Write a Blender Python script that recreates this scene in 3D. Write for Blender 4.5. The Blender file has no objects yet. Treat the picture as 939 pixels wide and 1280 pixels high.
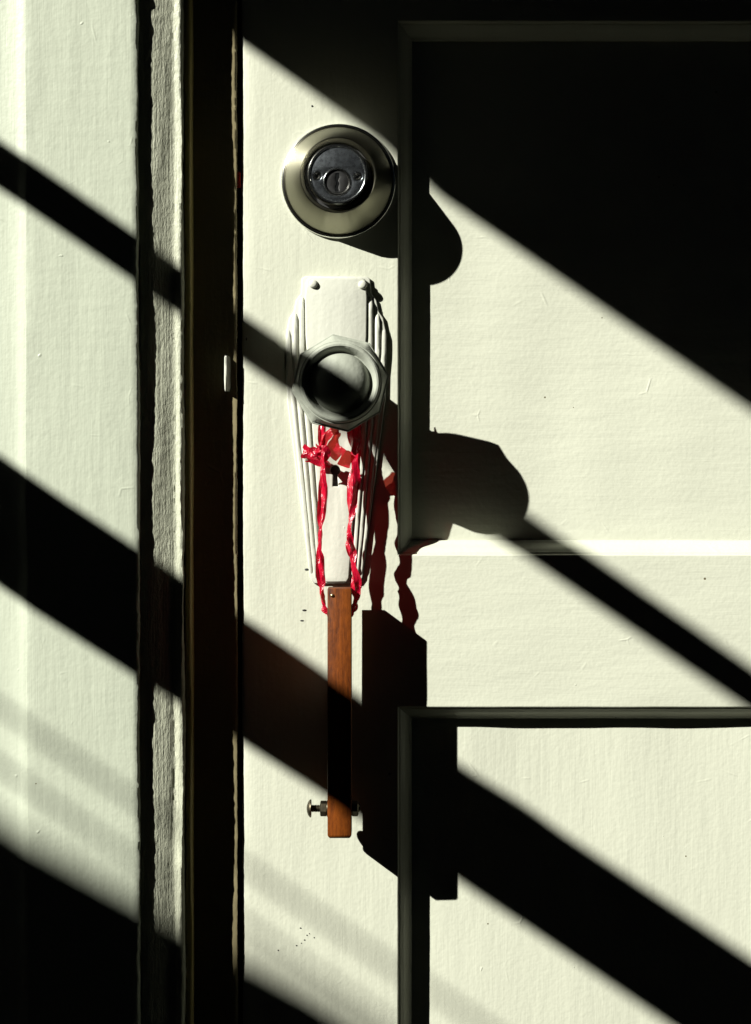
import bpy, bmesh, math, random
from mathutils import Vector, noise

random.seed(7)
scene = bpy.context.scene
R = math.radians
# One photo pixel on the door face is 1/2150 m.  P(x, y, d): x right, y down from the top,
# d = how far the point stands out from the door face.
S = 1.0 / 2150.0
TX, TY = 1.5, 1.105          # shadow run (right, down) for each unit of depth


def P(x, y, d):
    return Vector(((x - 470) * S, -d * S, (640 - y) * S))


# ------------------------------------------------------------------ camera
cam = bpy.data.cameras.new('camera')
cam.sensor_fit = 'VERTICAL'
cam.angle_y = 2 * math.atan(640 / 2150)
cam.clip_start = 0.01
cam.clip_end = 60
camo = bpy.data.objects.new('camera', cam)
scene.collection.objects.link(camo)
camo.location = P(470, 610, 2150)
camo.rotation_euler = (R(90 - 0.8), 0, 0)
scene.camera = camo

# ------------------------------------------------------------------ world and sun
SUN_EL = math.atan2(TY, math.hypot(1, TX))
world = bpy.data.worlds.new('World')
scene.world = world
world.use_nodes = True
nt = world.node_tree
bg = nt.nodes['Background']
sky = nt.nodes.new('ShaderNodeTexSky')
sky.sky_type = 'NISHITA'
sky.sun_disc = False
sky.sun_elevation = SUN_EL
sky.sun_rotation = math.atan2(-TX, -1)      # azimuth of the sun, from +Y towards +X
nt.links.new(sky.outputs[0], bg.inputs[0])
bg.inputs[1].default_value = 0.0003

sun = bpy.data.lights.new('sun', 'SUN')
sun.energy = 5.0
sun.angle = R(0.43)
sun.color = (1.0, 0.985, 0.90)
suno = bpy.data.objects.new('sun', sun)
scene.collection.objects.link(suno)
suno.rotation_euler = Vector((TX, 1, -TY)).to_track_quat('-Z', 'Y').to_euler()
suno.location = (-3, -2, 2.5)

vs = scene.view_settings
vs.view_transform = 'Standard'
vs.look = 'None'
vs.exposure = 1.33
vs.gamma = 1


# ------------------------------------------------------------------ materials
def new_mat(name):
    m = bpy.data.materials.new(name)
    m.use_nodes = True
    n = m.node_tree
    b = n.nodes['Principled BSDF']
    return m, n, b


def node(n, typ, **kw):
    x = n.nodes.new(typ)
    for k, v in kw.items():
        setattr(x, k, v)
    return x


def math_n(n, op, a, b=None, c=None):
    x = node(n, 'ShaderNodeMath', operation=op)
    for i, v in enumerate((a, b, c)):
        if v is None:
            continue
        if isinstance(v, (int, float)):
            x.inputs[i].default_value = v
        else:
            n.links.new(v, x.inputs[i])
    return x.outputs[0]


def noise_n(n, vec, scale, stretch=(1, 1, 1), detail=3, rough=0.5):
    mp = node(n, 'ShaderNodeMapping')
    mp.inputs['Scale'].default_value = stretch
    n.links.new(vec, mp.inputs[0])
    t = node(n, 'ShaderNodeTexNoise')
    t.inputs['Scale'].default_value = scale
    t.inputs['Detail'].default_value = detail
    t.inputs['Roughness'].default_value = rough
    n.links.new(mp.outputs[0], t.inputs['Vector'])
    return t.outputs['Fac']


def paint(name, col, grain='z', rough=0.42, brush=0.00007, peel=0.00014, lump=0.0006, pimple=0.00022, specks=True, strong=0.0):
    """Old hand-brushed oil paint: brush marks along the grain, orange peel, runs, pimples, chips."""
    m, n, b = new_mat(name)
    tc = node(n, 'ShaderNodeTexCoord').outputs['Object']
    st = {'z': (1, 1, 0.045), 'x': (0.045, 1, 1)}[grain]
    n1 = noise_n(n, tc, 700, st, 2, 0.65)
    n2 = noise_n(n, tc, 330, (1, 1, 1), 1.5, 0.6)
    st3 = {'z': (1, 1, 0.22), 'x': (0.22, 1, 1)}[grain]
    n3 = noise_n(n, tc, 55, st3, 3, 0.55)
    h = math_n(n, 'MULTIPLY', n1, brush)
    h = math_n(n, 'MULTIPLY_ADD', n2, peel, h)
    h = math_n(n, 'MULTIPLY_ADD', n3, lump, h)
    # pimples: a few cells of a voronoi carry a small round grain
    v = node(n, 'ShaderNodeTexVoronoi')
    v.inputs['Scale'].default_value = 75
    wv = node(n, 'ShaderNodeTexNoise')
    wv.inputs['Scale'].default_value = 330
    wv.inputs['Detail'].default_value = 0
    n.links.new(tc, wv.inputs['Vector'])
    wm = node(n, 'ShaderNodeVectorMath', operation='MULTIPLY_ADD')
    n.links.new(wv.outputs['Color'], wm.inputs[0])
    wm.inputs[1].default_value = (0.0035, 0.0035, 0.0035)
    n.links.new(tc, wm.inputs[2])
    n.links.new(wm.outputs[0], v.inputs['Vector'])
    sep = node(n, 'ShaderNodeSeparateColor')
    n.links.new(v.outputs['Color'], sep.inputs[0])
    pick = math_n(n, 'GREATER_THAN', sep.outputs[0], 0.74)
    rad = math_n(n, 'MULTIPLY_ADD', sep.outputs[1], 0.09, 0.03)
    dome = node(n, 'ShaderNodeMapRange', interpolation_type='SMOOTHSTEP')
    n.links.new(v.outputs['Distance'], dome.inputs[0])
    dome.inputs[1].default_value = 0
    n.links.new(rad, dome.inputs[2])
    dome.inputs[3].default_value = 1
    dome.inputs[4].default_value = 0
    sign = math_n(n, 'SUBTRACT', math_n(n, 'MULTIPLY', math_n(n, 'GREATER_THAN', sep.outputs[2], 0.45), 2), 1)
    pm = math_n(n, 'MULTIPLY', math_n(n, 'MULTIPLY', pick, dome.outputs[0]), sign)
    h = math_n(n, 'MULTIPLY_ADD', pm, pimple, h)
    # short curled runs and hairs in the paint
    w = node(n, 'ShaderNodeTexVoronoi', feature='DISTANCE_TO_EDGE')
    w.inputs['Scale'].default_value = 38
    n.links.new(tc, w.inputs['Vector'])
    ln = node(n, 'ShaderNodeMapRange', interpolation_type='SMOOTHSTEP')
    n.links.new(w.outputs['Distance'], ln.inputs[0])
    ln.inputs[1].default_value = 0.0
    ln.inputs[2].default_value = 0.035
    ln.inputs[3].default_value = 1
    ln.inputs[4].default_value = 0
    msk = node(n, 'ShaderNodeMapRange')
    n.links.new(noise_n(n, tc, 60, (1, 1, 1), 1), msk.inputs[0])
    msk.inputs[1].default_value = 0.64
    msk.inputs[2].default_value = 0.76
    h = math_n(n, 'MULTIPLY_ADD', math_n(n, 'MULTIPLY', ln.outputs[0], msk.outputs[0]), 0.00013, h)
    if strong:
        st4 = {'z': (1, 1, 0.35), 'x': (0.35, 1, 1)}[grain]
        h = math_n(n, 'MULTIPLY_ADD', noise_n(n, tc, 800, st4, 3, 0.75), strong, h)
    bp = node(n, 'ShaderNodeBump')
    bp.inputs['Strength'].default_value = 1.0
    bp.inputs['Distance'].default_value = 1.0
    n.links.new(h, bp.inputs['Height'])
    n.links.new(bp.outputs[0], b.inputs['Normal'])
    # colour: slightly uneven yellowed paint, small dark chips
    cr = node(n, 'ShaderNodeMix', data_type='RGBA')
    n.links.new(noise_n(n, tc, 14, (1, 1, 0.6), 2, 0.6), cr.inputs[0])
    cr.inputs[6].default_value = (*[c * 0.93 for c in col], 1)
    cr.inputs[7].default_value = (*[min(1, c * 1.05) for c in col], 1)
    out = cr.outputs[2]
    if specks:
        v2 = node(n, 'ShaderNodeTexVoronoi')
        v2.inputs['Scale'].default_value = 120
        n.links.new(tc, v2.inputs['Vector'])
        s2 = node(n, 'ShaderNodeSeparateColor')
        n.links.new(v2.outputs['Color'], s2.inputs[0])
        d2 = math_n(n, 'LESS_THAN', v2.outputs['Distance'], math_n(n, 'MULTIPLY_ADD', s2.outputs[1], 0.05, 0.035))
        f2 = math_n(n, 'MULTIPLY', d2, math_n(n, 'GREATER_THAN', s2.outputs[0], 0.965))
        mx = node(n, 'ShaderNodeMix', data_type='RGBA')
        n.links.new(f2, mx.inputs[0])
        n.links.new(out, mx.inputs[6])
        mx.inputs[7].default_value = (0.10, 0.085, 0.05, 1)
        out = mx.outputs[2]
    n.links.new(out, b.inputs['Base Color'])
    b.inputs['Roughness'].default_value = rough
    b.inputs['Specular IOR Level'].default_value = 0.25
    return m


CREAM = (0.445, 0.456, 0.374)
M_VERT = paint('cream_paint_vertical_brush', CREAM, 'z')
M_HORI = paint('cream_paint_horizontal_brush', CREAM, 'x')
M_CASE = paint('cream_paint_casing', (0.365, 0.392, 0.315), 'z', lump=0.0007, brush=0.00009)
M_ROUGH = paint('rough_grey_paint', (0.33, 0.34, 0.262), 'z', lump=0.0006, strong=0.0006, brush=0.00045, specks=True)
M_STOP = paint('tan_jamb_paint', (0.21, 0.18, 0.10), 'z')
M_BEAD = paint('olive_bead_paint', (0.36, 0.30, 0.12), 'z')
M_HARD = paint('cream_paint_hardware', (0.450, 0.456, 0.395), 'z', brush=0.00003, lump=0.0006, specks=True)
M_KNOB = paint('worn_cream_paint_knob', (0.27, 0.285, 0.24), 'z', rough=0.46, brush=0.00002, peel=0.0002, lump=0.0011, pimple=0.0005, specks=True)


def wood_mat(name, c1, c2, rough=0.4):
    m, n, b = new_mat(name)
    tc = node(n, 'ShaderNodeTexCoord').outputs['Object']
    a = noise_n(n, tc, 160, (1, 1, 0.06), 6, 0.65)
    fine = noise_n(n, tc, 900, (1, 1, 0.10), 3, 0.6)
    mott = noise_n(n, tc, 520, (1, 1, 0.4), 4, 0.7)
    f = math_n(n, 'ADD', math_n(n, 'MULTIPLY', a, 0.5), math_n(n, 'ADD', math_n(n, 'MULTIPLY', fine, 0.25), math_n(n, 'MULTIPLY', mott, 0.35)))
    r = node(n, 'ShaderNodeValToRGB')
    r.color_ramp.elements[0].position = 0.40
    r.color_ramp.elements[0].color = (*c1, 1)
    r.color_ramp.elements[1].position = 0.66
    r.color_ramp.elements[1].color = (*c2, 1)
    n.links.new(f, r.inputs[0])
    n.links.new(r.outputs[0], b.inputs['Base Color'])
    bp = node(n, 'ShaderNodeBump')
    bp.inputs['Strength'].default_value = 1
    bp.inputs['Distance'].default_value = 0.00035
    n.links.new(f, bp.inputs['Height'])
    n.links.new(bp.outputs[0], b.inputs['Normal'])
    b.inputs['Roughness'].default_value = rough
    b.inputs['Specular IOR Level'].default_value = 0.18
    return m


M_WOOD = wood_mat('worn_orange_wood', (0.022, 0.004, 0.0006), (0.155, 0.038, 0.003), 0.55)
M_JAMB = wood_mat('dark_brown_wood', (0.10, 0.055, 0.02), (0.22, 0.13, 0.05), 0.6)
M_CASTER = wood_mat('shade_caster_wood', (0.10, 0.09, 0.075), (0.22, 0.20, 0.17), 0.8)  # wood of the added, unseen shade casters


def metal(name, col, rough, aniso=0.0, bump=0.0):
    m, n, b = new_mat(name)
    b.inputs['Base Color'].default_value = (*col, 1)
    b.inputs['Metallic'].default_value = 1
    b.inputs['Roughness'].default_value = rough
    tc = node(n, 'ShaderNodeTexCoord').outputs['Object']
    if aniso:
        b.inputs['Anisotropic'].default_value = aniso
        b.inputs['Anisotropic Rotation'].default_value = 0.25
        t = node(n, 'ShaderNodeTangent', direction_type='RADIAL', axis='Y')
        n.links.new(t.outputs[0], b.inputs['Tangent'])
    if bump:
        f = noise_n(n, tc, 350, (1, 1, 1), 4, 0.7)
        bp = node(n, 'ShaderNodeBump')
        bp.inputs['Distance'].default_value = bump
        bp.inputs['Strength'].default_value = 1
        n.links.new(f, bp.inputs['Height'])
        n.links.new(bp.outputs[0], b.inputs['Normal'])
        mr = node(n, 'ShaderNodeMapRange')
        n.links.new(f, mr.inputs[0])
        mr.inputs[3].default_value = rough * 0.7
        mr.inputs[4].default_value = rough * 1.4
        n.links.new(mr.outputs[0], b.inputs['Roughness'])
    return m


M_NICKEL = metal('satin_nickel_turned', (0.29, 0.28, 0.21), 0.30, 0.8)
M_CHROME = metal('polished_steel', (0.80, 0.80, 0.76), 0.16)
M_FACE = metal('cylinder_face_steel', (0.34, 0.37, 0.40), 0.26, 0.0, 0.00004)
M_PLUG = metal('dull_plug_steel', (0.10, 0.10, 0.10), 0.35, 0.0, 0.00006)
M_IRON = metal('tarnished_bolt_steel', (0.11, 0.095, 0.065), 0.40, 0.0, 0.00010)
M_BRASS = metal('small_brass', (0.50, 0.40, 0.22), 0.35)

m, n, b = new_mat('black_recess')
b.inputs['Base Color'].default_value = (0.01, 0.01, 0.01, 1)
b.inputs['Roughness'].default_value = 0.6
M_BLACK = m
m, n, b = new_mat('red_fleck')
b.inputs['Base Color'].default_value = (0.5, 0.03, 0.015, 1)
M_REDCHIP = m

# crinkled red plastic ribbon: see-through film with gloss
m, n, b = new_mat('red_plastic_ribbon')
tc = node(n, 'ShaderNodeTexCoord').outputs['Object']
b.inputs['Base Color'].default_value = (0.38, 0.003, 0.022, 1)
b.inputs['Roughness'].default_value = 0.22
b.inputs['Specular IOR Level'].default_value = 0.8
tr = node(n, 'ShaderNodeBsdfTransparent')
tr.inputs[0].default_value = (0.50, 0.02, 0.012, 1)
tl = node(n, 'ShaderNodeBsdfTranslucent')
tl.inputs[0].default_value = (0.60, 0.012, 0.03, 1)
f = noise_n(n, tc, 520, (1, 1, 0.45), 4, 0.65)
bp = node(n, 'ShaderNodeBump')
bp.inputs['Distance'].default_value = 0.0009
bp.inputs['Strength'].default_value = 1
n.links.new(f, bp.inputs['Height'])
n.links.new(bp.outputs[0], b.inputs['Normal'])
b.inputs['Coat Weight'].default_value = 0.6
b.inputs['Coat Roughness'].default_value = 0.07
n.links.new(bp.outputs[0], tl.inputs['Normal'])
mx1 = node(n, 'ShaderNodeMixShader')
mx1.inputs[0].default_value = 0.22
n.links.new(b.outputs[0], mx1.inputs[1])
n.links.new(tl.outputs[0], mx1.inputs[2])
mx2 = node(n, 'ShaderNodeMixShader')
mx2.inputs[0].default_value = 0.03
n.links.new(mx1.outputs[0], mx2.inputs[1])
n.links.new(tr.outputs[0], mx2.inputs[2])
n.links.new(mx2.outputs[0], n.nodes['Material Output'].inputs[0])
M_RIBBON = m
m = m.copy()
m.name = 'thin_red_film'
for q in m.node_tree.nodes:
    if q.type == 'BSDF_TRANSPARENT':
        q.inputs[0].default_value = (0.92, 0.13, 0.09, 1)
        q.outputs[0].links[0].to_node.inputs[0].default_value = 0.25
M_FILM = m


# ------------------------------------------------------------------ mesh helpers
def link(name, me, mat, parent=None, smooth=None):
    o = bpy.data.objects.new(name, me)
    scene.collection.objects.link(o)
    if mat:
        me.materials.append(mat)
    if smooth is not None:
        me.polygons.foreach_set('use_smooth', [True] * len(me.polygons))
        me.set_sharp_from_angle(angle=R(smooth))
    if parent:
        o.parent = parent
    return o


def mesh(name, verts, faces, mat, parent=None, smooth=None):
    me = bpy.data.meshes.new(name)
    me.from_pydata([tuple(v) for v in verts], [], faces)
    bm = bmesh.new()
    bm.from_mesh(me)
    bmesh.ops.recalc_face_normals(bm, faces=bm.faces)
    bm.to_mesh(me)
    bm.free()
    me.update()
    return link(name, me, mat, parent, smooth)


def thing(name, label, cat, group=None):
    o = bpy.data.objects.new(name, None)
    scene.collection.objects.link(o)
    o['label'] = label
    o['category'] = cat
    if group:
        o['group'] = group
    return o


def box(name, x0, x1, y0, y1, d0, d1, mat, parent=None, bevel=0.0, seg=2):
    bm = bmesh.new()
    bmesh.ops.create_cube(bm, size=1)
    a, c = P(x0, y0, d0), P(x1, y1, d1)
    for v in bm.verts:
        v.co = Vector([(a[i] + c[i]) / 2 + v.co[i] * abs(c[i] - a[i]) for i in range(3)])
    if bevel:
        bmesh.ops.bevel(bm, geom=bm.edges[:], offset=bevel * S, segments=seg, affect='EDGES', profile=0.6)
    me = bpy.data.meshes.new(name)
    bm.to_mesh(me)
    bm.free()
    return link(name, me, mat, parent, 40 if bevel else None)


def sweep(name, prof, y0, y1, step, mat, parent, jx=0.0, jd=0.0, fine=0.0, seed=0, smooth=50, edge=None, edge_amp=0.0):
    """Sweep a profile [(x, d)] down the door; jx/jd = slow waviness, edge = indices whose edge is nicked."""
    ny = max(2, int((y1 - y0) / step) + 1)
    vs_, fs = [], []
    k = len(prof)
    for j in range(ny):
        y = y0 + (y1 - y0) * j / (ny - 1)
        for i, (x, d) in enumerate(prof):
            ox = noise.noise((i * 0.35 + seed, y * 0.008, 3.1)) * jx + noise.noise((i * 3.7 + seed, y * 0.11, 7.7)) * fine
            od = noise.noise((i * 0.35 + seed, y * 0.008, 9.4)) * jd + noise.noise((i * 3.7 + seed, y * 0.11, 1.7)) * fine
            if name == 'stile' and 475 < x < 2010:
                ox = od = 0.0
            if edge and i in edge:
                e = noise.noise((seed * 2.3, y * 0.035, 4.2)) * edge_amp + noise.noise((seed * 5.3, y * 0.16, 8.2)) * edge_amp * 0.7
                nick = max(0, noise.noise((seed * 1.7, y * 0.02, 2.2)) - 0.45) * edge_amp * 6
                ox += e - nick
                od -= nick * 0.4
            vs_.append(P(x + ox, y, d + od))
    for j in range(ny - 1):
        for i in range(k - 1):
            a = j * k + i
            fs.append((a, a + 1, a + k + 1, a + k))
    return mesh(name, vs_, fs, mat, parent, smooth)


def lathe(name, cx, cy, rings, mat, parent=None, n=64, smooth=35, phase=0.0, sx=1.0):
    """rings: (r, d) or (r, d, oct) round an axis that stands out from the door."""
    vs_, fs = [], []
    for ring in rings:
        r, d = ring[0], ring[1]
        o = ring[2] if len(ring) > 2 else 0
        for i in range(n):
            a = 2 * math.pi * i / n
            q = (math.degrees(a)) % 45 - 22.5
            ro = r * math.cos(R(22.5)) / math.cos(R(q))
            rr = r * (1 - o) + ro * o
            t = a + phase
            vs_.append(P(cx + rr * sx * math.cos(t), cy - rr * math.sin(t), d))
    k = len(rings)
    for j in range(k - 1):
        for i in range(n):
            i2 = (i + 1) % n
            fs.append((j * n + i, j * n + i2, (j + 1) * n + i2, (j + 1) * n + i))
    if rings[-1][0] > 0:
        fs.append(tuple((k - 1) * n + i for i in range(n)))
    return mesh(name, vs_, fs, mat, parent, smooth)


def lathe_x(name, cy, d0, rings, mat, parent=None, n=32, hexa=False, smooth=35):
    """rings: (r, x) round a left-right axis."""
    vs_, fs = [], []
    n = 6 if hexa else n
    for r, x in rings:
        for i in range(n):
            a = 2 * math.pi * i / n + (R(12) if hexa else 0)
            vs_.append(P(x, cy + r * math.sin(a), d0 + r * math.cos(a)))
    k = len(rings)
    for j in range(k - 1):
        for i in range(n):
            i2 = (i + 1) % n
            fs.append((j * n + i, j * n + i2, (j + 1) * n + i2, (j + 1) * n + i))
    fs.append(tuple(range(n)))
    fs.append(tuple((k - 1) * n + i for i in range(n)))
    return mesh(name, vs_, fs, mat, parent, smooth)


def plate(name, outlines, d0, d1, mat, parent=None, bevel=1.0, res=2):
    """Flat piece with rounded edges cut from outlines (first = outside, others = holes)."""
    cu = bpy.data.curves.new(name, 'CURVE')
    cu.dimensions = '2D'
    cu.fill_mode = 'BOTH'
    half = (d1 - d0) / 2
    cu.extrude = (half - bevel) * S
    cu.bevel_depth = bevel * S
    cu.bevel_resolution = res
    cu.offset = -bevel * S
    for pts in outlines:
        sp = cu.splines.new('POLY')
        sp.points.add(len(pts) - 1)
        for q, (x, y) in zip(sp.points, pts):
            q.co = ((x - 470) * S, (640 - y) * S, 0, 1)
        sp.use_cyclic_u = True
    tmp = bpy.data.objects.new('tmp', cu)
    scene.collection.objects.link(tmp)
    dg = bpy.context.evaluated_depsgraph_get()
    me = bpy.data.meshes.new_from_object(tmp.evaluated_get(dg))
    bpy.data.objects.remove(tmp)
    bpy.data.curves.remove(cu)
    me.name = name
    dm = (d0 + d1) / 2
    for v in me.vertices:
        x, z, dep = v.co
        v.co = (x, -dm * S - dep, z)
    me.materials.clear()
    bm = bmesh.new()
    bm.from_mesh(me)
    bmesh.ops.remove_doubles(bm, verts=bm.verts, dist=1e-6)
    bmesh.ops.recalc_face_normals(bm, faces=bm.faces)
    bm.to_mesh(me)
    bm.free()
    return link(name, me, mat, parent, 40)


# ------------------------------------------------------------------ setting: wall left of the door
wall = box('wall', -900, -131, -700, 2100, -60, 20, M_CASE)
wall['kind'] = 'structure'
wall['label'] = 'cream painted wall beside the door casing'

# ------------------------------------------------------------------ door frame
frame = thing('door_frame', 'cream painted door casing and jamb with rough chipped edge left of the door', 'door frame')
Y0, Y1 = -500, 2000
sweep('outer_moulding', [(-130, 20), (-129, 30), (-110, 36), (-80, 40), (-60, 48), (-30, 53.5), (0, 56.6), (20, 58.6), (33, 60.5), (40, 62.4), (45, 64.8), (50, 65.2)],
      Y0, Y1, 6, M_CASE, frame, 0.6, 0.8, 0.2, 11)
sweep('casing_board', [(46.6, 60), (47.3, 65.8), (49.5, 66.0), (60, 66.1), (90, 66), (120, 66), (150, 66), (174, 66), (180, 65.7), (182.2, 64.2), (182.8, 61), (182.8, 20)],
      Y0, Y1, 3, M_CASE, frame, 1.5, 0.8, 0.25, 23, edge=(8, 9, 10, 11), edge_amp=1.1)
sweep('jamb_edge', [(181.6, 40), (183.4, 54.6), (187, 54.8), (192, 54.6), (197, 53.6), (202, 52.0), (207, 50.2), (212, 48.3), (217, 46.6), (221, 44.6), (224, 43.6),
                    (227, 44.8), (230, 46.2), (232.6, 46.4), (234, 45), (234.4, 42), (234.4, 26)],
      Y0, Y1, 2, M_ROUGH, frame, 2.2, 1.0, 0.55, 37, edge=(13, 14, 15, 16), edge_amp=0.7)
sweep('parting_bead', [(234.6, 24), (234.8, 27), (237, 29.5), (240, 30), (242.5, 28.5), (243.5, 25), (243.5, 5)], Y0, Y1, 8, M_BEAD, frame, 1.0, 0.6, 0.1, 41)
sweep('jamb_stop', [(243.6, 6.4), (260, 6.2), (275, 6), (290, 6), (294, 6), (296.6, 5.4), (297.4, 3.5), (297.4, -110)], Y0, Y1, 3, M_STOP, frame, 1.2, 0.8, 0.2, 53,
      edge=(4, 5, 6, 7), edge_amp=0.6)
box('rabbet', 200, 360, Y0, Y1, -140, -111, M_JAMB, frame)
# strike lip that pokes out of the jamb into the sun
pts = [(280.6, 11.0), (281.0, 14.2), (282.5, 15.2), (284.5, 14.8), (285.6, 12), (287.5, 9.0), (290, 7.0), (292, 3)]
vs_, fs = [], []
ys = [446, 448, 452, 460, 468, 476, 482, 487, 490]
sc = [0.6, 0.7, 0.75, 0.75, 0.75, 0.75, 0.75, 0.7, 0.6]
for y, s_ in zip(ys, sc):
    for (x, d) in pts:
        vs_.append(P(286.5 + (x - 286.5) * s_ + noise.noise((x, y * 0.1, 0)) * 0.7, y, 3 + (d - 3) * (0.8 + 0.2 * s_)))
k = len(pts)
for j in range(len(ys) - 1):
    for i in range(k - 1):
        a = j * k + i
        fs.append((a, a + 1, a + k + 1, a + k))
strike = mesh('strike_plate', vs_, fs, M_HARD, frame, 50)
strike['label'] = 'small bent strike plate lip catching the sun'
so = strike.modifiers.new('thick', 'SOLIDIFY')
so.thickness = 1.4 * S
# a red fleck in the gap
box('red_fleck', 297.2, 301.6, 216, 236, -2.5, 1.0, M_REDCHIP, frame, 1.2)

# ------------------------------------------------------------------ door
door = thing('door', 'cream painted panelled door with deadbolt, knob and stepped plate', 'door')
DX0, DX1, ST = 303, 2200, 194
sweep('stile', [(303, -95), (303, -4), (303.3, -1.8), (304.4, -0.5), (306.5, 0), (320, 0), (360, 0.1), (400, 0), (450, 0), (480, 0), (497, 0)],
      -500, 2000, 4, M_VERT, door, 0.0, 0.9, 0.08, 61, edge=(1, 2, 3), edge_amp=0.5)
sweep('stile', [(DX1 - ST, 0), (DX1 - 100, 0), (DX1 - 3, 0), (DX1, -3), (DX1, -95)], -500, 2000, 40, M_VERT, door)
XL, XR = 497, DX1 - ST
for nm, ya, yb in (('top_rail', -500, 28), ('lock_rail', 695, 883), ('bottom_rail', 1700, 2000)):
    vs_, fs = [], []
    nx, ny = 60, 24
    for j in range(ny + 1):
        for i in range(nx + 1):
            x = XL + (XR - XL) * i / nx
            y = ya + (yb - ya) * j / ny
            edge_ = 0 if (i in (0, nx) or j in (0, ny)) else 1
            vs_.append(P(x, y, noise.noise((x * 0.006, y * 0.012, 5)) * 0.9 * edge_))
    for j in range(ny):
        for i in range(nx):
            a = j * (nx + 1) + i
            fs.append((a, a + 1, a + nx + 2, a + nx + 1))
    mesh(nm, vs_, fs, M_HORI, door, 60)

MPROF = [(0, 0), (0.8, -0.15), (1.6, -0.7), (2.0, -1.8), (2.2, -4.2), (2.6, -5.0), (4.2, -5.3), (4.8, -5.8), (5.6, -6.9), (7.5, -8.3), (9.5, -10.6), (11.5, -14),
         (13.2, -17.6), (14.8, -20.6), (16.5, -22.6), (18.2, -23.6), (18.7, -24.4), (18.9, -27.4)]
for (ya, yb) in ((28, 695), (883, 1700)):
    sides = []
    for side in range(4):
        vs_, fs = [], []
        n_ = 140
        for j in range(n_ + 1):
            t = j / n_
            for i, (w, d) in enumerate(MPROF):
                x0, x1, y0, y1 = XL + w, XR - w, ya + w, yb - w
                wob = 0 if (j in (0, n_) or i == 0) else noise.noise((t * 40, side * 9 + i * 0.2, ya)) * 0.35
                if side == 0:
                    q = P(x0 + wob, y0 + (y1 - y0) * t, d)
                elif side == 1:
                    q = P(x1 - wob, y0 + (y1 - y0) * t, d)
                elif side == 2:
                    q = P(x0 + (x1 - x0) * t, y0 + wob, d)
                else:
                    q = P(x0 + (x1 - x0) * t, y1 - wob, d)
                vs_.append(q)
        k = len(MPROF)
        for j in range(n_):
            for i in range(k - 1):
                a = j * k + i
                fs.append((a, a + 1, a + k + 1, a + k))
        mesh('panel_moulding', vs_, fs, M_VERT if side < 2 else M_HORI, door, 40)
    # the flat panel
    vs_, fs = [], []
    nx, ny = 70, 50
    for j in range(ny + 1):
        for i in range(nx + 1):
            x = XL + 15 + (XR - XL - 30) * i / nx
            y = ya + 15 + (yb - ya - 30) * j / ny
            vs_.append(P(x, y, -27 + noise.noise((x * 0.011, y * 0.0035, ya)) * 1.8 - 0.6))
    for j in range(ny):
        for i in range(nx):
            a = j * (nx + 1) + i
            fs.append((a, a + 1, a + nx + 2, a + nx + 1))
    mesh('panel', vs_, fs, M_HORI if ya < 100 else M_VERT, door, 60)
box('door_back', DX0 + 1, DX1 - 1, -500, 2000, -95, -40, M_JAMB, door)

# --- deadbolt
DBX, DBY = 424, 228
db = lathe('deadbolt', DBX, DBY, [(70.5, 0), (70.5, 3.2), (69.6, 4.8), (67.5, 5.6), (66.3, 5.8), (66, 8), (65, 10), (64, 12.2), (56, 27.5), (47.2, 43.6), (46.2, 44.8), (45.0, 44.8), (42.0, 38), (40.4, 30)],
           M_NICKEL, door, 128, 30)
db['label'] = 'round brushed nickel deadbolt with conical collar above the knob'
lathe('rim_ring', DBX, DBY, [(71.2, 0.3), (71.4, 2.6), (70.6, 4.4), (69.0, 5.3), (67.4, 5.0), (66.6, 3.5)], M_CHROME, db, 96, 60)
lathe('recess', DBX, DBY, [(40.2, 34), (36.0, 34), (35.8, 33.8)], M_BLACK, db, 64)
lathe('cylinder', DBX, DBY, [(37.2, 30), (37.2, 47.6), (36.8, 49.4), (35.4, 50.6), (33.8, 50.6), (33.0, 49.6), (32.6, 48.6), (32, 46)], M_CHROME, db, 96, 30)


def circ(cx, cy, r, n=40):
    return [(cx + r * math.cos(2 * math.pi * i / n), cy + r * math.sin(2 * math.pi * i / n)) for i in range(n)]


PX, PY = DBX - 0.6, DBY + 9.2        # plug is set low in the cylinder
plate('cylinder_face', [circ(DBX, DBY, 32.8, 72), circ(PX, PY, 17.6, 48)[::-1], circ(DBX - 25, DBY + 2, 5.6, 28)[::-1], circ(DBX + 24.4, DBY + 2.6, 5.6, 28)[::-1]],
      46.5, 49.3, M_FACE, db, 0.4)
lathe('plug', PX, PY, [(17.2, 40), (17.2, 49.4), (16.6, 50.2), (15.4, 50.3), (14.8, 49.8), (14.4, 48.2), (13.6, 47.6)], M_CHROME, db, 64, 30)
key = [(-2, -11), (2.4, -11), (3.2, -6), (1.2, -2), (2.8, 2), (1.4, 6), (2.4, 11), (-2.2, 11), (-3, 5), (-1, 1), (-2.8, -4)]
plate('plug_face', [circ(PX, PY, 13.8, 48), [(PX + a, PY + c) for a, c in key][::-1]], 46.0, 48.4, M_PLUG, db, 0.35)
lathe('keyway', PX, PY, [(13, 41), (13, 42), (0.01, 42)], M_BLACK, db, 24)
for sx_, sy_ in ((-25, 2), (24.4, 2.6)):
    lathe('screw', DBX + sx_, DBY + sy_, [(5.4, 44), (5.2, 47.6), (4.6, 48.8), (3.8, 48.9), (3.2, 47.6), (2.6, 46), (1.2, 46.6), (0.01, 46.8)], M_CHROME, db, 28, 40)

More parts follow.
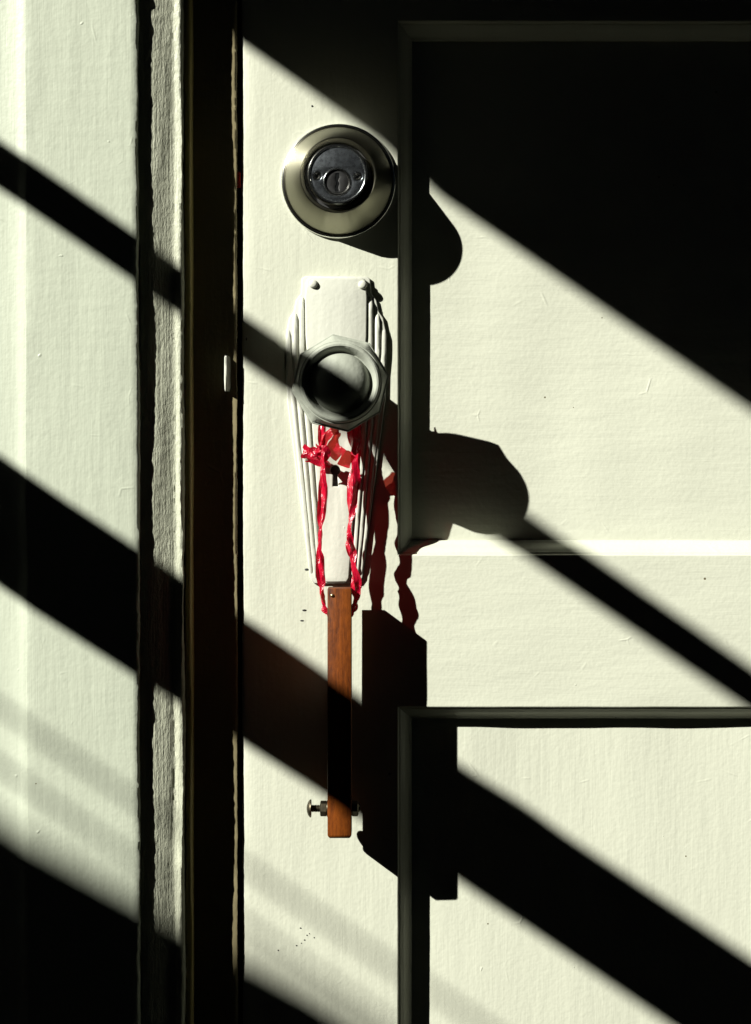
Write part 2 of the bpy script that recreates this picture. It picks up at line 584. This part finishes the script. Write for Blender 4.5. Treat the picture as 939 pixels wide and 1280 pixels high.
# --- stepped plate behind the knob
CX = 421
esc = plate('escutcheon_plate', [[(378, 349), (382, 346.5), (459, 346.5), (463, 349), (465, 368), (471, 376), (474, 390), (479.5, 398), (482, 410), (484, 420), (482.5, 500), (454, 722), (449, 729), (393, 729), (388, 722), (359.5, 500),
                                  (358, 420), (360, 410), (362.5, 398), (368, 390), (371, 376), (377, 368)]], -1, 4.5, M_HARD, door, 1.4)
esc['label'] = 'painted stepped door plate with ribs behind the knob'


def kh(cx, cy):
    pts = []
    for i in range(21):
        a = R(115 + (425 - 115) * i / 20)
        pts.append((cx + 6.2 * math.cos(a), cy + 6.2 * math.sin(a)))
    return pts + [(cx + 3.6, cy + 20), (cx - 3.4, cy + 20)]


plate('centre_panel', [[(385, 351), (389, 348.5), (452, 348.5), (457, 351), (459.5, 372), (459, 420), (437, 722), (434, 727), (408, 727), (405, 722), (383, 420), (382.5, 372)], kh(420, 588)[::-1]],
      3.5, 11.5, M_HARD, esc, 1.6)
plate('keyhole_back', [circ(420, 594, 17, 24)], 0, 4.9, M_BLACK, esc, 0.3)
for k_, (ot, ob, yt, yb_, d) in enumerate(((42.5, 20.0, 372, 726, 9.6), (51.2, 25.6, 392, 723, 7.9), (59.6, 31.0, 412, 718, 6.2))):
    for s_ in (-1, 1):
        vs_, fs = [], []
        ny, prof = 40, [(-3.4, -5.5), (-3.3, -1.8), (-2.4, -0.5), (0, 0), (2.4, -0.5), (3.3, -1.8), (3.4, -5.5)]
        for j in range(ny + 1):
            t = j / ny
            y = yt + (yb_ - yt) * t
            if y < 440:
                off = ot
            else:
                off = ot + (ob - ot) * (y - 440) / (yb_ - 440)
            wsc = 1 - 0.28 * t
            cap = min(1.0, j / 1.5, (ny - j) / 1.5)
            for (w, dd) in prof:
                vs_.append(P(CX + s_ * off + w * wsc * (0.6 + 0.4 * cap) + noise.noise((y * 0.03, k_ * 5 + s_, w)) * 0.35, y, (d + dd) if cap > 0 else 4.2))
        kk = len(prof)
        for j in range(ny):
            for i in range(kk - 1):
                a = j * kk + i
                fs.append((a, a + 1, a + kk + 1, a + kk))
        mesh('rib', vs_, fs, M_HARD, esc, 45)
for sx_, sy_ in ((393, 357), (454, 358)):
    lathe('screw', sx_, sy_, [(5.6, 10.5), (5.3, 12.8), (4.2, 14.4), (2.2, 15.0), (0.01, 15.1)], M_HARD, esc, 24, 50)

# small dark chips in the paint
for (x_, y_, w_, h_) in ((384, 712, 3.0, 1.6), (391.5, 718, 2.6, 1.8), (381, 763, 3.2, 1.4), (378, 776, 2.8, 1.1), (391, 134, 1.3, 1.3), (309, 424, 1.0, 2.2), (376, 1162, 1.3, 0.9), (384, 1171, 1.0, 0.9),
                         (381, 1177, 1.2, 1.0), (371, 1184, 1.3, 0.9), (393, 1174, 0.9, 0.8), (348, 1190, 1.0, 1.2), (377, 1181, 0.8, 0.8), (387, 1169, 0.7, 0.7)):
    lathe('paint_chip', x_, y_, [(h_, -0.3), (h_ * 0.9, 0.25), (h_ * 0.5, 0.5), (0.01, 0.55)], M_BLACK, door, 7, 60, random.random(), w_ / h_)

# --- octagonal knob
KX, KY = 427.8, 484
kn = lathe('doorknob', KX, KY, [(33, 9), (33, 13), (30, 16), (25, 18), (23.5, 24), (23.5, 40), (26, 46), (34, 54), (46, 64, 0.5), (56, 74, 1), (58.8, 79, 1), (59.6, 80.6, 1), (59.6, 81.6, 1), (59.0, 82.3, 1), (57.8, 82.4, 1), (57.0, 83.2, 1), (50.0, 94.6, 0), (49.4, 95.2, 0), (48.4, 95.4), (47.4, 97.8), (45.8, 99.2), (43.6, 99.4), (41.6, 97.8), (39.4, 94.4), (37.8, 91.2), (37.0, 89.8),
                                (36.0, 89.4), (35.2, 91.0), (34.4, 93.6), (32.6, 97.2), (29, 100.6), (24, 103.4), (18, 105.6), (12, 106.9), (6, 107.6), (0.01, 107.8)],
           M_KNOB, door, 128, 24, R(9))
kn['label'] = 'octagonal cream painted doorknob with domed centre'


# ------------------------------------------------------------------ wooden block hanging from the ribbon
wb = thing('hanging_wood_block', 'narrow worn orange-brown wood block hanging below the knob on red ribbon', 'wood block')
bm = bmesh.new()
bmesh.ops.create_cube(bm, size=1)
a, c = P(411.6, 732, 63), P(440.8, 1037, 27)
for v in bm.verts:
    v.co = Vector([(a[i] + c[i]) / 2 + v.co[i] * abs(c[i] - a[i]) for i in range(3)])
zmin = min(v.co.z for v in bm.verts)
low = [e for e in bm.edges if all(v.co.z < zmin + 1e-5 for v in e.verts)]
bmesh.ops.bevel(bm, geom=low, offset=5 * S, segments=4, affect='EDGES', profile=0.5)
rest = [e for e in bm.edges if e.calc_face_angle(0) > R(60)]
bmesh.ops.bevel(bm, geom=rest, offset=1.3 * S, segments=2, affect='EDGES', profile=0.5)
me = bpy.data.meshes.new('block')
bm.to_mesh(me)
bm.free()
link('block', me, M_WOOD, wb, 35)
lathe('nail_head', 417.5, 740.5, [(2.2, 62.5), (2.2, 63.6), (1.4, 64.3), (0.01, 64.5)], M_BRASS, wb, 16, 50)
BY, BD = 1002.6, 48
rings = [(4.6, 391)]
x = 391.0
while x < 402:
    rings += [(4.7, x), (3.7, x + 0.9)]
    x += 1.8
bolt = lathe_x('bolt', BY, BD, [(0.6, 385.6), (4, 386), (8, 387.4), (10.6, 389.4), (11.2, 390.6), (10.4, 391.4), (5, 391.5)] + rings + [(4.4, 404), (4.4, 450), (3.8, 451)], M_IRON, wb)
bolt['label'] = 'round headed steel bolt through the foot of the block'
lathe_x('nut', BY, BD, [(7.6, 402.0), (9.6, 403.0), (9.6, 409.6), (8.6, 410.6)], M_IRON, wb, hexa=True, smooth=20)
lathe_x('washer', BY, BD, [(10.2, 410.6), (10.4, 411.0), (10.2, 411.7)], M_IRON, wb, n=32)
lathe_x('nut', BY, BD, [(8.6, 441.0), (9.6, 442.0), (9.6, 448.0), (7.6, 449.2)], M_IRON, wb, hexa=True, smooth=20)

# ------------------------------------------------------------------ red plastic ribbon
rb = thing('red_ribbon', 'crinkled red plastic ribbon tied round the doorknob neck holding the block', 'ribbon')


def catmull(pts, n):
    out = []
    P_ = [Vector(p) for p in pts]
    P_ = [P_[0] * 2 - P_[1]] + P_ + [P_[-1] * 2 - P_[-2]]
    segs = len(P_) - 3
    for i in range(n + 1):
        t = i / n * segs
        k = min(int(t), segs - 1)
        u = t - k
        p0, p1, p2, p3 = P_[k:k + 4]
        out.append(0.5 * ((2 * p1) + (p2 - p0) * u + (2 * p0 - 5 * p1 + 4 * p2 - p3) * u * u + (3 * p1 - p0 - 3 * p2 + p3) * u ** 3))
    return out


def ribbon(name, pts, widths, angles, n=90, m=9, crumple=2.0, seed=0, fray=0, mat=M_RIBBON, twist=0):
    """pts (x, y, d) in px; angles: 0 = width lies left-right, 90 = width points out from the door."""
    path = catmull(pts, n)
    vs_, fs = [], []
    for i, c_ in enumerate(path):
        t = i / n
        tan = (path[min(i + 1, n)] - path[max(i - 1, 0)]).normalized()

        def samp(arr):
            f_ = t * (len(arr) - 1)
            k_ = min(int(f_), len(arr) - 2)
            return arr[k_] + (arr[k_ + 1] - arr[k_]) * (f_ - k_)
        w, an = samp(widths) * 1.28, R(samp(angles) + twist * math.sin(i * 0.21 + seed))
        ref = Vector((math.cos(an), 0, math.sin(an))) if abs(tan.y) > 0.6 else Vector((0, math.cos(an), math.sin(an)))
        side = (ref - tan * ref.dot(tan)).normalized()
        nor = tan.cross(side)
        for j in range(m):
            u = j / (m - 1) - 0.5
            cr = noise.noise((u * 4 + seed, i * 0.10, seed)) * crumple + noise.noise((u * 9 + seed, i * 0.35, seed + 5)) * crumple * 0.4
            ew = w * (1 + 0.30 * noise.noise((seed + (3 if u > 0 else 8), i * 0.11, 1)))
            q = c_ + side * (u * ew) + nor * (cr + crumple * 1.1 * math.sin(u * 7 + seed))
            if fray and i > n - 6:
                q += tan * noise.noise((u * 14, seed, 3)) * fray * (i - n + 6) / 6
            vs_.append(P(q.x, q.y, q.z))
    for i in range(n):
        for j in range(m - 1):
            a_ = i * m + j
            fs.append((a_, a_ + 1, a_ + m + 1, a_ + m))
    return mesh(name, vs_, fs, mat, rb, 32)


# strand on the left side of the block, up behind the knob
ribbon('strand', [(404, 462, 34), (402, 500, 38), (404, 530, 44), (405, 562, 47), (406, 610, 47), (403, 655, 47), (402, 700, 46), (404, 735, 45.5), (408, 758, 45), (413, 766, 45)],
       [16, 12, 6.5, 8, 9.5, 8.5, 8.5, 9, 8, 4], [40, 40, 60, 40, 35, 50, 40, 60, 80, 80], 140, 9, 2.2, 3, twist=45)
# strand on the right side
ribbon('strand', [(450, 470, 32), (450, 500, 36), (445, 528, 42), (443.5, 560, 44), (443, 600, 44), (440, 640, 44), (437, 668, 45), (440, 690, 45), (444, 715, 45), (445.5, 740, 45),
                        (443, 758, 45), (438, 766, 45)],
       [18, 15, 14, 14, 13, 9, 8, 9, 11, 10, 8, 4], [35, 30, 20, 25, 35, 40, 60, 40, 30, 60, 80, 80], 150, 9, 2.4, 11, twist=40)
# second layer folded over the right strand
ribbon('fold', [(451, 505, 33), (449, 540, 38), (447, 575, 40), (446, 612, 40)], [10, 11, 10, 6], [50, 60, 30, 20], 60, 7, 1.8, 21, 3)
# wrap round the neck
wrap = []
for i in range(13):
    a_ = R(185 + 170 * i / 12)
    wrap.append((KX + 27 * math.cos(a_), KY - 28 * math.sin(a_), 34 + 3 * math.sin(i)))
ribbon('neck_wrap', wrap, [26, 28, 30, 28, 26], [82, 75, 95, 80, 85], 70, 9, 2.5, 31)
# knot band crossing the keyhole, with the frayed end on the left
ribbon('knot_band', [(414, 583, 17), (408, 580, 18), (400, 578, 19), (392, 575, 21), (384, 573, 24)], [5, 8, 9, 8, 7], [15, 10, 20, 20, 20], 30, 9, 0.8, 43, 5)
ribbon('knot', [(400, 556, 44), (405, 560, 50), (409, 568, 50), (405, 575, 46), (400, 569, 43), (404, 562, 47)], [6, 8, 9, 8, 7, 6], [60, 30, 10, 60, 90, 60], 40, 7, 1.8, 61)
ribbon('frayed_end', [(410, 568, 44), (402, 566, 43), (392, 567, 41), (381, 565, 39)], [4, 8, 12, 13], [10, 20, 35, 20], 40, 11, 2.8, 47, 10)
# loose loop of thin film
ribbon('loop', [(406, 560, 50), (409, 548, 54), (417, 541, 56), (425, 543, 54), (421, 551, 51), (420, 562, 49), (430, 572, 47), (441, 576, 45)], [5, 10, 12, 8, 9, 15, 20, 16],
       [20, 30, 40, 60, 40, 20, 20, 20], 70, 9, 1.6, 53, 0, M_FILM)

# ------------------------------------------------------------------ unseen slats added out of frame, shaped to cast the slanting bars of shade
shade_root = thing('added_shade_slats', 'unseen slats added left of the door to cast the slanting bars of shade', 'shade caster')
XA, XB, SL = -1420, -1385, 0.69      # SL: slope of the shade bars on the door


def shade_slat(stations, xa=XA, xb=XB):
    """An unseen board added to cast shade; stations (d, c1, c2) give the line its shadow edges follow."""
    vs_, fs = [], []
    for d_, c1, c2 in stations:
        ya, yb = [c + SL * (xe + TX * d_) - TY * d_ for c, xe in ((c1, xb), (c2, xa))]
        vs_ += [P(xa, ya, d_), P(xb, ya, d_), P(xb, yb, d_), P(xa, yb, d_)]
    for q in range(len(stations) - 1):
        for e in range(4):
            fs.append((q * 4 + e, q * 4 + (e + 1) % 4, q * 4 + 4 + (e + 1) % 4, q * 4 + 4 + e))
    t = len(vs_) - 4
    fs += [(0, 1, 2, 3), (t, t + 1, t + 2, t + 3)]
    mesh('shade_slat', vs_, fs, M_CASTER, shade_root)


shade_slat([(560, -900, -148), (1160, -900, -152), (1262, -900, -150), (1285, -900, -140), (1900, -900, -139)])
shade_slat([(560, 182, 243), (1050, 182, 243), (1160, 182, 244), (1900, 185, 243)])
shade_slat([(560, 564, 727), (1050, 564, 726), (1160, 559, 720), (1290, 560, 711), (1335, 555, 711), (1370, 557, 710), (1535, 551, 710), (1900, 548, 710)])
XC = -5600
shade_slat([(3260, 1012, 2900), (3800, 1006, 2900), (3970, 970, 2900), (5000, 958, 2900)], XC, XC + 40)
for d_ in (3200, 5002):
    box('caster_post', XC - 20, XC + 60, -2000, 2100, d_, d_ + 58, M_CASTER, shade_root, 3.0, 1)
for d_ in (500, 1902):
    box('caster_post', XA - 20, XB + 20, -2000, 2100, d_, d_ + 58, M_CASTER, shade_root, 3.0, 1)

# unseen thin rods added farther off, only to soften the sun in faint streaks
streak_root = thing('added_streak_rods', 'unseen thin rods added left of the door to cast faint soft streaks', 'railing')
for c_, rr in ((872, 4.6), (944, 4.4)):
    vs_, fs = [], []
    for d_ in (2100, 3500):
        for i in range(8):
            a_ = 2 * math.pi * i / 8
            vs_.append(P(-3600 + rr * math.cos(a_), c_ + SL * (-3600 + TX * d_) - TY * d_ + rr * math.sin(a_), d_))
    for i in range(8):
        fs.append((i, (i + 1) % 8, 8 + (i + 1) % 8, 8 + i))
    fs += [tuple(range(8)), tuple(range(8, 16))]
    mesh('streak_rod', vs_, fs, M_IRON, streak_root, 60)
for d_ in (2060, 3500):
    box('caster_post', -3630, -3570, -2500, 2100, d_, d_ + 60, M_CASTER, streak_root, 3.0, 1)
